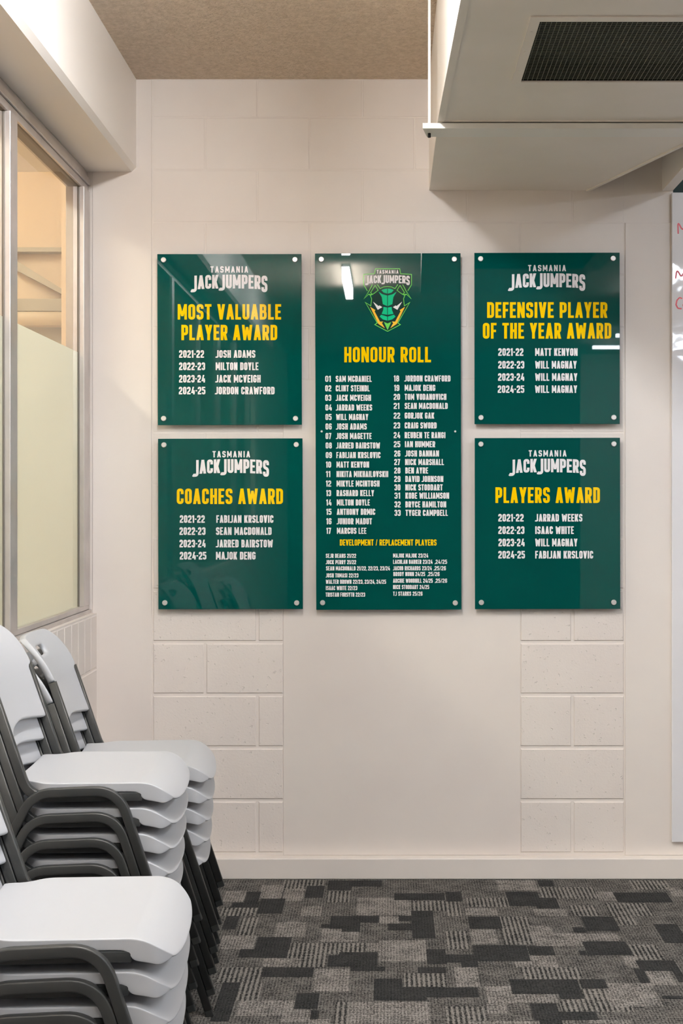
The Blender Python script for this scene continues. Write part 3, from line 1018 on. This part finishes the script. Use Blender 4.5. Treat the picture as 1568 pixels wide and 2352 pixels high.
half = [(783, 237), (668, 237), (659, 284), (556, 290), (556, 388), (592, 446), (640, 470), (690, 440), (720, 410), (783, 400)]
crest_base = MB()
m = crest_base
pts = half + [(2 * EC - x, y) for x, y in half[::-1][1:-1]]
m.poly([P(*epx(p), BF - 0.0003) for p in pts])
crest = m.obj('crest', vinyl_dark, recalc=False)
bm = bmesh.new()
bm.from_mesh(crest.data)
for f in bm.faces:
    f.normal_update()
    if f.normal.y > 0: f.normal_flip()
bm.to_mesh(crest.data)
bm.free()
child_of(crest, hon)
crest['label'] = 'green and gold insect head crest under the white wordmark'


def sub(fn, *a, **k_):
    o = fn(*a, **k_)
    o.parent = crest
    o.matrix_parent_inverse = Matrix.Translation(hon.location).inverted() @ Matrix.Identity(4)
    o.matrix_parent_inverse = (Matrix.Translation(hon.location) @ Matrix.Translation(-hon.location)).inverted()
    return o


headp = [(783, 402), (738, 410), (700, 440), (655, 475), (632, 530), (625, 590), (575, 556), (685, 750), (662, 766), (783, 830)]
sub(crest_fill, [headp + [(2 * EC - x, y) for x, y in headp[::-1][1:-1]]], 'crest_head', vinyl_dark, 1, False)
sub(crest_line, [([(783, 237), (668, 237), (659, 284), (556, 290), (556, 388), (592, 446)], False),
                 ([(783, 404), (745, 409), (712, 425), (686, 385)], False),
                 ([(665, 393), (694, 440), (655, 470), (620, 490), (606, 476), (560, 520), (607, 448), (640, 385)], False),
                 ([(665, 393), (622, 463), (640, 478), (606, 480)], False),
                 ([(620, 490), (632, 522), (624, 588), (573, 556), (686, 750), (662, 766), (783, 830)], False)],
    'crest_outline', vinyl_lime, 2)
sub(crest_fill, [[(780, 424), (752, 428), (724, 438), (745, 462), (780, 472)],
                 [(780, 490), (735, 478), (697, 453), (728, 505), (738, 572), (780, 590)],
                 [(780, 604), (744, 598), (742, 625), (727, 664), (780, 672)],
                 [(780, 690), (722, 672), (708, 690), (738, 716), (780, 728)]], 'crest_face', vinyl_teal, 3)
for mir_ in (0, 1):
    mp = lambda pl: [((2 * EC - x) if mir_ else x, y) for x, y in pl]
    sub(crest_fill, [mp([(645, 548), (698, 590), (707, 584), (733, 600), (690, 626)])], 'crest_eye', vinyl_white, 3, False)
    sub(crest_fill, [mp([(618, 597), (668, 628), (660, 640), (712, 738), (742, 736), (730, 752), (757, 800), (696, 759)])], 'crest_bolt', vinyl_gold, 3, False)
sub(crest_fill, [[(748, 740), (783, 755), (818, 740), (783, 818)]], 'crest_chin', vinyl_lime, 3, False)
tp_ = text_polys('TASMANIA', *(epx((680, 0))[0], epx((886, 0))[0], epx((0, 248))[1], epx((0, 283))[1]), t=.20, gap=.17) + \
    wordmark(epx((573, 0))[0], epx((993, 0))[0], epx((0, 297))[1], epx((0, 390))[1])
m = MB()
for i_, pl in enumerate(tp_): m.quad([P(a, b, BF - .0008 - (i_ % 23) * .00002) for a, b in pl])
o = m.obj('crest_lettering', vinyl_white, recalc=False)
bm = bmesh.new()
bm.from_mesh(o.data)
for f in bm.faces:
    f.normal_update()
    if f.normal.y > 0: f.normal_flip()
bm.to_mesh(o.data)
bm.free()
sub(lambda: o)

# ------------------------------------------------------------------ whiteboard
wbx = empty('whiteboard', (X(1540) + .5, 4.98, Z(1931)), 'glossy whiteboard with red marker writing at the right edge', 'whiteboard')
m = MB()
m.box(X(1540), X(1540) + 1.6, 4.978, 4.995, Z(1931), Z(445))
child_of(m.obj('board_surface', whiteboard_mat, bevel=0.002), wbx)
for pts in ([(1557, 537), (1556, 508), (1567, 530), (1578, 507), (1582, 538)],
            [(1551, 640), (1554, 618), (1564, 637), (1575, 616), (1580, 640)],
            [(1566, 686), (1560, 683), (1554, 690), (1552, 700), (1556, 708), (1565, 709)],
            [(1574, 694), (1568, 700), (1571, 709), (1578, 708), (1581, 699), (1574, 694)]):
    m = MB()
    for i_, pl in enumerate(stroke(fillet(pts, 4, False), 3.2)): m.quad([P(a, b, 4.9775 - .00002 * i_) for a, b in pl])
    child_of(m.obj('marker_writing', marker), wbx)['label'] = 'red handwriting'


# ------------------------------------------------------------------ stacking chairs
def sweep(path, a, b, yc, r=0.005, closed_caps=True):
    """rounded rectangular tube (a in plane, b sideways) along an x-z path"""
    n = len(path)
    sec = []
    for cx, cz, s0 in ((a - r, b - r, 0), (-(a - r), b - r, 1), (-(a - r), -(b - r), 2), (a - r, -(b - r), 3)):
        for k_ in range(4):
            t = math.pi / 2 * (s0 + k_ / 3)
            sec.append((cx + r * math.cos(t), cz + r * math.sin(t)))
    verts, faces = [], []
    for i, (x, z) in enumerate(path):
        p0 = path[max(i - 1, 0)]
        p1 = path[min(i + 1, n - 1)]
        tx, tz = p1[0] - p0[0], p1[1] - p0[1]
        l_ = math.hypot(tx, tz)
        tx, tz = tx / l_, tz / l_
        nx_, nz_ = -tz, tx
        for (u, v) in sec:
            verts.append((x + nx_ * u, yc + v, z + nz_ * u))
    k_ = len(sec)
    for i in range(n - 1):
        for j in range(k_):
            faces.append((i * k_ + j, i * k_ + (j + 1) % k_, (i + 1) * k_ + (j + 1) % k_, (i + 1) * k_ + j))
    faces.append(tuple(range(k_)))
    faces.append(tuple(range((n - 1) * k_, n * k_))[::-1])
    return verts, faces


def bake(o):
    dg_ = bpy.context.evaluated_depsgraph_get()
    me = bpy.data.meshes.new_from_object(o.evaluated_get(dg_))
    o.modifiers.clear()
    o.data = me
    for p in me.polygons: p.use_smooth = True
    return o


OX = 0.22                     # chair origin lies under the seat, this far behind the front lip


def make_seat():
    xs = [-.385, -.379, -.37, -.345, -.325, -.305, -.27, -.22, -.16, -.11, -.0805, -.0755, -.055, -.036, -.022, -.010, -.003, 0.0]
    vs = [-1, -.97, -.8, -.5, -.2, 0, .2, .5, .8, .97, 1]

    def hw(x):
        if x < -.345: return .152 + .013 * min(1, (x + .385) / .02)
        if x < -.305:
            s = (x + .345) / .04
            return .165 + .034 * s * s * (3 - 2 * s)
        if x < -.045: return .199
        return .199 - .034 * ((x + .045) / .045) ** 2.4

    def ztop(x, v):
        z = .458
        if x > -.0735: z -= .050 * (min(x + .0735, .0735) / .0735) ** 1.95 + max(0, x) * 1.1
        inner = max(0, 1 - v * v)
        z -= .010 * inner * max(0, 1 - ((x + .21) / .2) ** 2)
        if x < -.36: z += .004 * (-.36 - x) / .05
        return z

    def skirt(x):
        if x < -.078: return .021
        if x < -.05: return .040
        if x < -.022: return .040 - .009 * (x + .05) / .028
        return .031 - .026 * (x + .022) / .022
    idx, V_, F_ = {}, [], []
    nx_, nv = len(xs), len(vs)
    for i, x0 in enumerate(xs):
        for j, v in enumerate(vs):
            s = (x0 + .385) / .385
            x = x0 + .005 * (1 - v * v) * s ** 6 - .007 * abs(v) ** 5 * s ** 6
            edge = .0012 if (abs(v) == 1 or i == 0 or i == nx_ - 1) else 0
            idx[i, j] = len(V_)
            V_.append((x + OX, v * hw(x0), ztop(x, v) - edge))
    for i in range(nx_ - 1):
        for j in range(nv - 1):
            F_.append((idx[i, j], idx[i + 1, j], idx[i + 1, j + 1], idx[i, j + 1]))
    loop = [(i, 0) for i in range(nx_)] + [(nx_ - 1, j) for j in range(1, nv)] + [(i, nv - 1) for i in range(nx_ - 2, -1, -1)] + [(0, j) for j in range(nv - 2, 0, -1)]
    rings = [[idx[q] for q in loop]]
    for (fr, ab, ins) in ((0, .0025, -.0006), (1, -.002, -.0002), (1, 0, .0012), (1, -.0006, .005)):
        ring = []
        for (i, j) in loop:
            x, y_, z = V_[idx[i, j]]
            dp = max(skirt(xs[i]) * fr + ab, .0025)
            ix = -ins if i == nx_ - 1 else (ins if i == 0 else 0)
            iy = -math.copysign(ins, y_) if abs(vs[j]) == 1 else 0
            if i == nx_ - 1: ix -= .35 * dp * (1 if fr else 0)
            ring.append(len(V_))
            V_.append((x + ix, y_ + iy, z - dp))
        rings.append(ring)
    n = len(loop)
    for r0, r1 in zip(rings, rings[1:]):
        for q in range(n):
            F_.append((r0[q], r1[q], r1[(q + 1) % n], r0[(q + 1) % n]))
    und = {}
    for i in range(1, nx_ - 1):
        for j in range(1, nv - 1):
            x, y_, z = V_[idx[i, j]]
            und[i, j] = len(V_)
            V_.append((x - (.012 * max(0, 1 + xs[i] / .03) if xs[i] > -.03 else 0), y_ * .985, z - .011))
    look = {loop[q]: rings[-1][q] for q in range(n)}
    g = lambda i, j: und.get((i, j), look.get((i, j)))
    for i in range(nx_ - 1):
        for j in range(nv - 1):
            F_.append((g(i, j), g(i, j + 1), g(i + 1, j + 1), g(i + 1, j)))
    m = MB()
    m.add(V_, F_)
    o = m.obj('seat', plastic, smooth=True)
    s = o.modifiers.new('s', 'SUBSURF')
    s.levels = s.render_levels = 2
    return bake(o)


def make_back():
    zs = [.555, .562, .590, .63, .675, .690, .694, .712, .734, .747, .771, .784, .796, .804, .808]
    vs = [-1, -.95, -.8, -.6, -.42, -.28, -.14, 0, .14, .28, .42, .6, .8, .95, 1]

    def hw(z):
        if z < .692: return .1795
        if z < .748: return .1985
        s = (z - .748) / .0605
        return .1985 - .062 + .062 * math.sqrt(max(0, 1 - s * s))

    def xy(z, v):
        h = hw(z)
        a = abs(v)
        y_ = a * .19 if a < .42 else .0798 + (a - .42) / .58 * (h - .0798)
        if z < .562: y_ *= .985
        return math.copysign(y_, v) if v else 0.0
    V_, F_, fi, bi = [], [], {}, {}
    for i, z in enumerate(zs):
        for j, v in enumerate(vs):
            y_ = xy(z, v)
            xf = -.3705 - .344 * (z - .546) - .034 * (1 - min(1, (y_ / .2) ** 2)) + OX
            if z > .675: xf -= .036 * ((z - .675) / .13) ** 2
            if z < .57: xf += .003 * ((.57 - z) / .03)
            th = .0185
            zz = z + .024 * max(0, 1 - (z - .555) / .12) * max(0, 1.03 - math.sqrt((y_ / .18) ** 2 + .06))
            fi[i, j] = len(V_); V_.append((xf, y_, zz))
            bi[i, j] = len(V_); V_.append((xf - th * .95, y_ * .997, zz - th * .3))
    hole = lambda i, j: 9 <= i < 10 and 5 <= j < 9
    ni, nj = len(zs), len(vs)
    for i in range(ni - 1):
        for j in range(nj - 1):
            if hole(i, j): continue
            F_.append((fi[i, j], fi[i, j + 1], fi[i + 1, j + 1], fi[i + 1, j]))
            F_.append((bi[i, j], bi[i + 1, j], bi[i + 1, j + 1], bi[i, j + 1]))
            for (di, dj, e) in ((-1, 0, ((i, j), (i, j + 1))), (1, 0, ((i + 1, j), (i + 1, j + 1))), (0, -1, ((i, j), (i + 1, j))), (0, 1, ((i, j + 1), (i + 1, j + 1)))):
                a_, b_ = i + di, j + dj
                if a_ < 0 or b_ < 0 or a_ >= ni - 1 or b_ >= nj - 1 or hole(a_, b_):
                    F_.append((fi[e[0]], fi[e[1]], bi[e[1]], bi[e[0]]))
    m = MB()
    m.add(V_, F_)
    o = m.obj('backrest', plastic, smooth=True)
    s = o.modifiers.new('s', 'SUBSURF')
    s.levels = s.render_levels = 2
    return bake(o)


def make_chair():
    root = bpy.data.objects.new('stacking_chair', None)
    root.empty_display_size = .05
    COL.objects.link(root)
    make_seat().parent = root
    make_back().parent = root
    post = [(x + OX, z) for x, z in fillet([(-.4335, .690), (-.344, .4235), (-.079, .4245)], .062, False, 9)]
    legp = [(x + OX, z) for x, z in fillet([(.0116, .008), (-.1304, .4425), (-.3307, .4365), (-.5406, .008)], .078, False, 10)]
    for s in (-1, 1):
        m = MB()
        m.add(*sweep(post, .0110, .009, s * .1895, r=.0032))
        m.obj('side_rail', frame_grey, root, smooth=False)
        m = MB()
        m.add(*sweep(legp, .0108, .0090, s * .2090, r=.0032))
        lo = m.obj('leg_frame', frame_grey, root)
        for (x0, z0), (x1, z1) in ((legp[0], legp[1]), (legp[-1], legp[-2])):
            l_ = math.hypot(x1 - x0, z1 - z0)
            ux, uz = (x1 - x0) / l_, (z1 - z0) / l_
            m = MB()
            m.add(*sweep([(x0 - ux * .007, z0 - uz * .007), (x0 + ux * .010, z0 + uz * .010)], 0.0110, .0095, s * .2090, r=.0025))
            m.obj('foot_cap', rubber, lo)['label'] = 'black rubber foot cap'
    for xc in (-.27, -.13):
        m = MB()
        m.box(xc + OX - .009, xc + OX + .009, -.1815, .1815, .416, .430)
        m.obj('cross_brace', frame_grey, root, bevel=.003)
    # shade the tubes smooth along their length
    for o_ in root.children_recursive:
        if o_.name.split('.')[0] in ('side_rail', 'leg_frame'):
            for p in o_.data.polygons: p.use_smooth = len(p.vertices) == 4
    return root


def copy_tree(o, parent=None):
    c = o.copy()
    COL.objects.link(c)
    if parent: c.parent = parent
    for ch in list(o.children):
        copy_tree(ch, c)
    return c


ORD = ['topmost', 'second from top', 'third from top', 'fourth from top', 'fifth from top', 'sixth from top, lowest']
# stacks: front-lip origin x, y on the floor, turn, number of chairs
stacks = [(-.5264, 3.8480, 5.3, 5, .0587, 'of the stack nearest the back wall', 'white chairs in the stack nearest the back wall'),
          (-.5340, 3.3095, 2.4, 6, .0604, 'of the middle stack', 'white chairs in the tall middle stack'),
          (-.4075, 2.568, 3.0, 4, .0605, 'of the stack nearest the camera', 'white chairs in the stack nearest the camera')]
STEP_X = .0042
proto = make_chair()
first = True
for (sx, sy, ang, n, STEP_Z, where, grp) in stacks:
    a = math.radians(ang)
    for k_ in range(n):
        c = proto if first else copy_tree(proto)
        first = False
        xo = -OX + STEP_X * k_
        c.location = (sx + xo * math.cos(a), sy + xo * math.sin(a), STEP_Z * k_)
        c.rotation_euler = (0, 0, a)
        pos = ORD[n - 1 - k_]
        if k_ == 0: pos = 'lowest'
        tag(c, 'white plastic chair on charcoal legs, %s %s' % (pos, where), 'chair', grp)
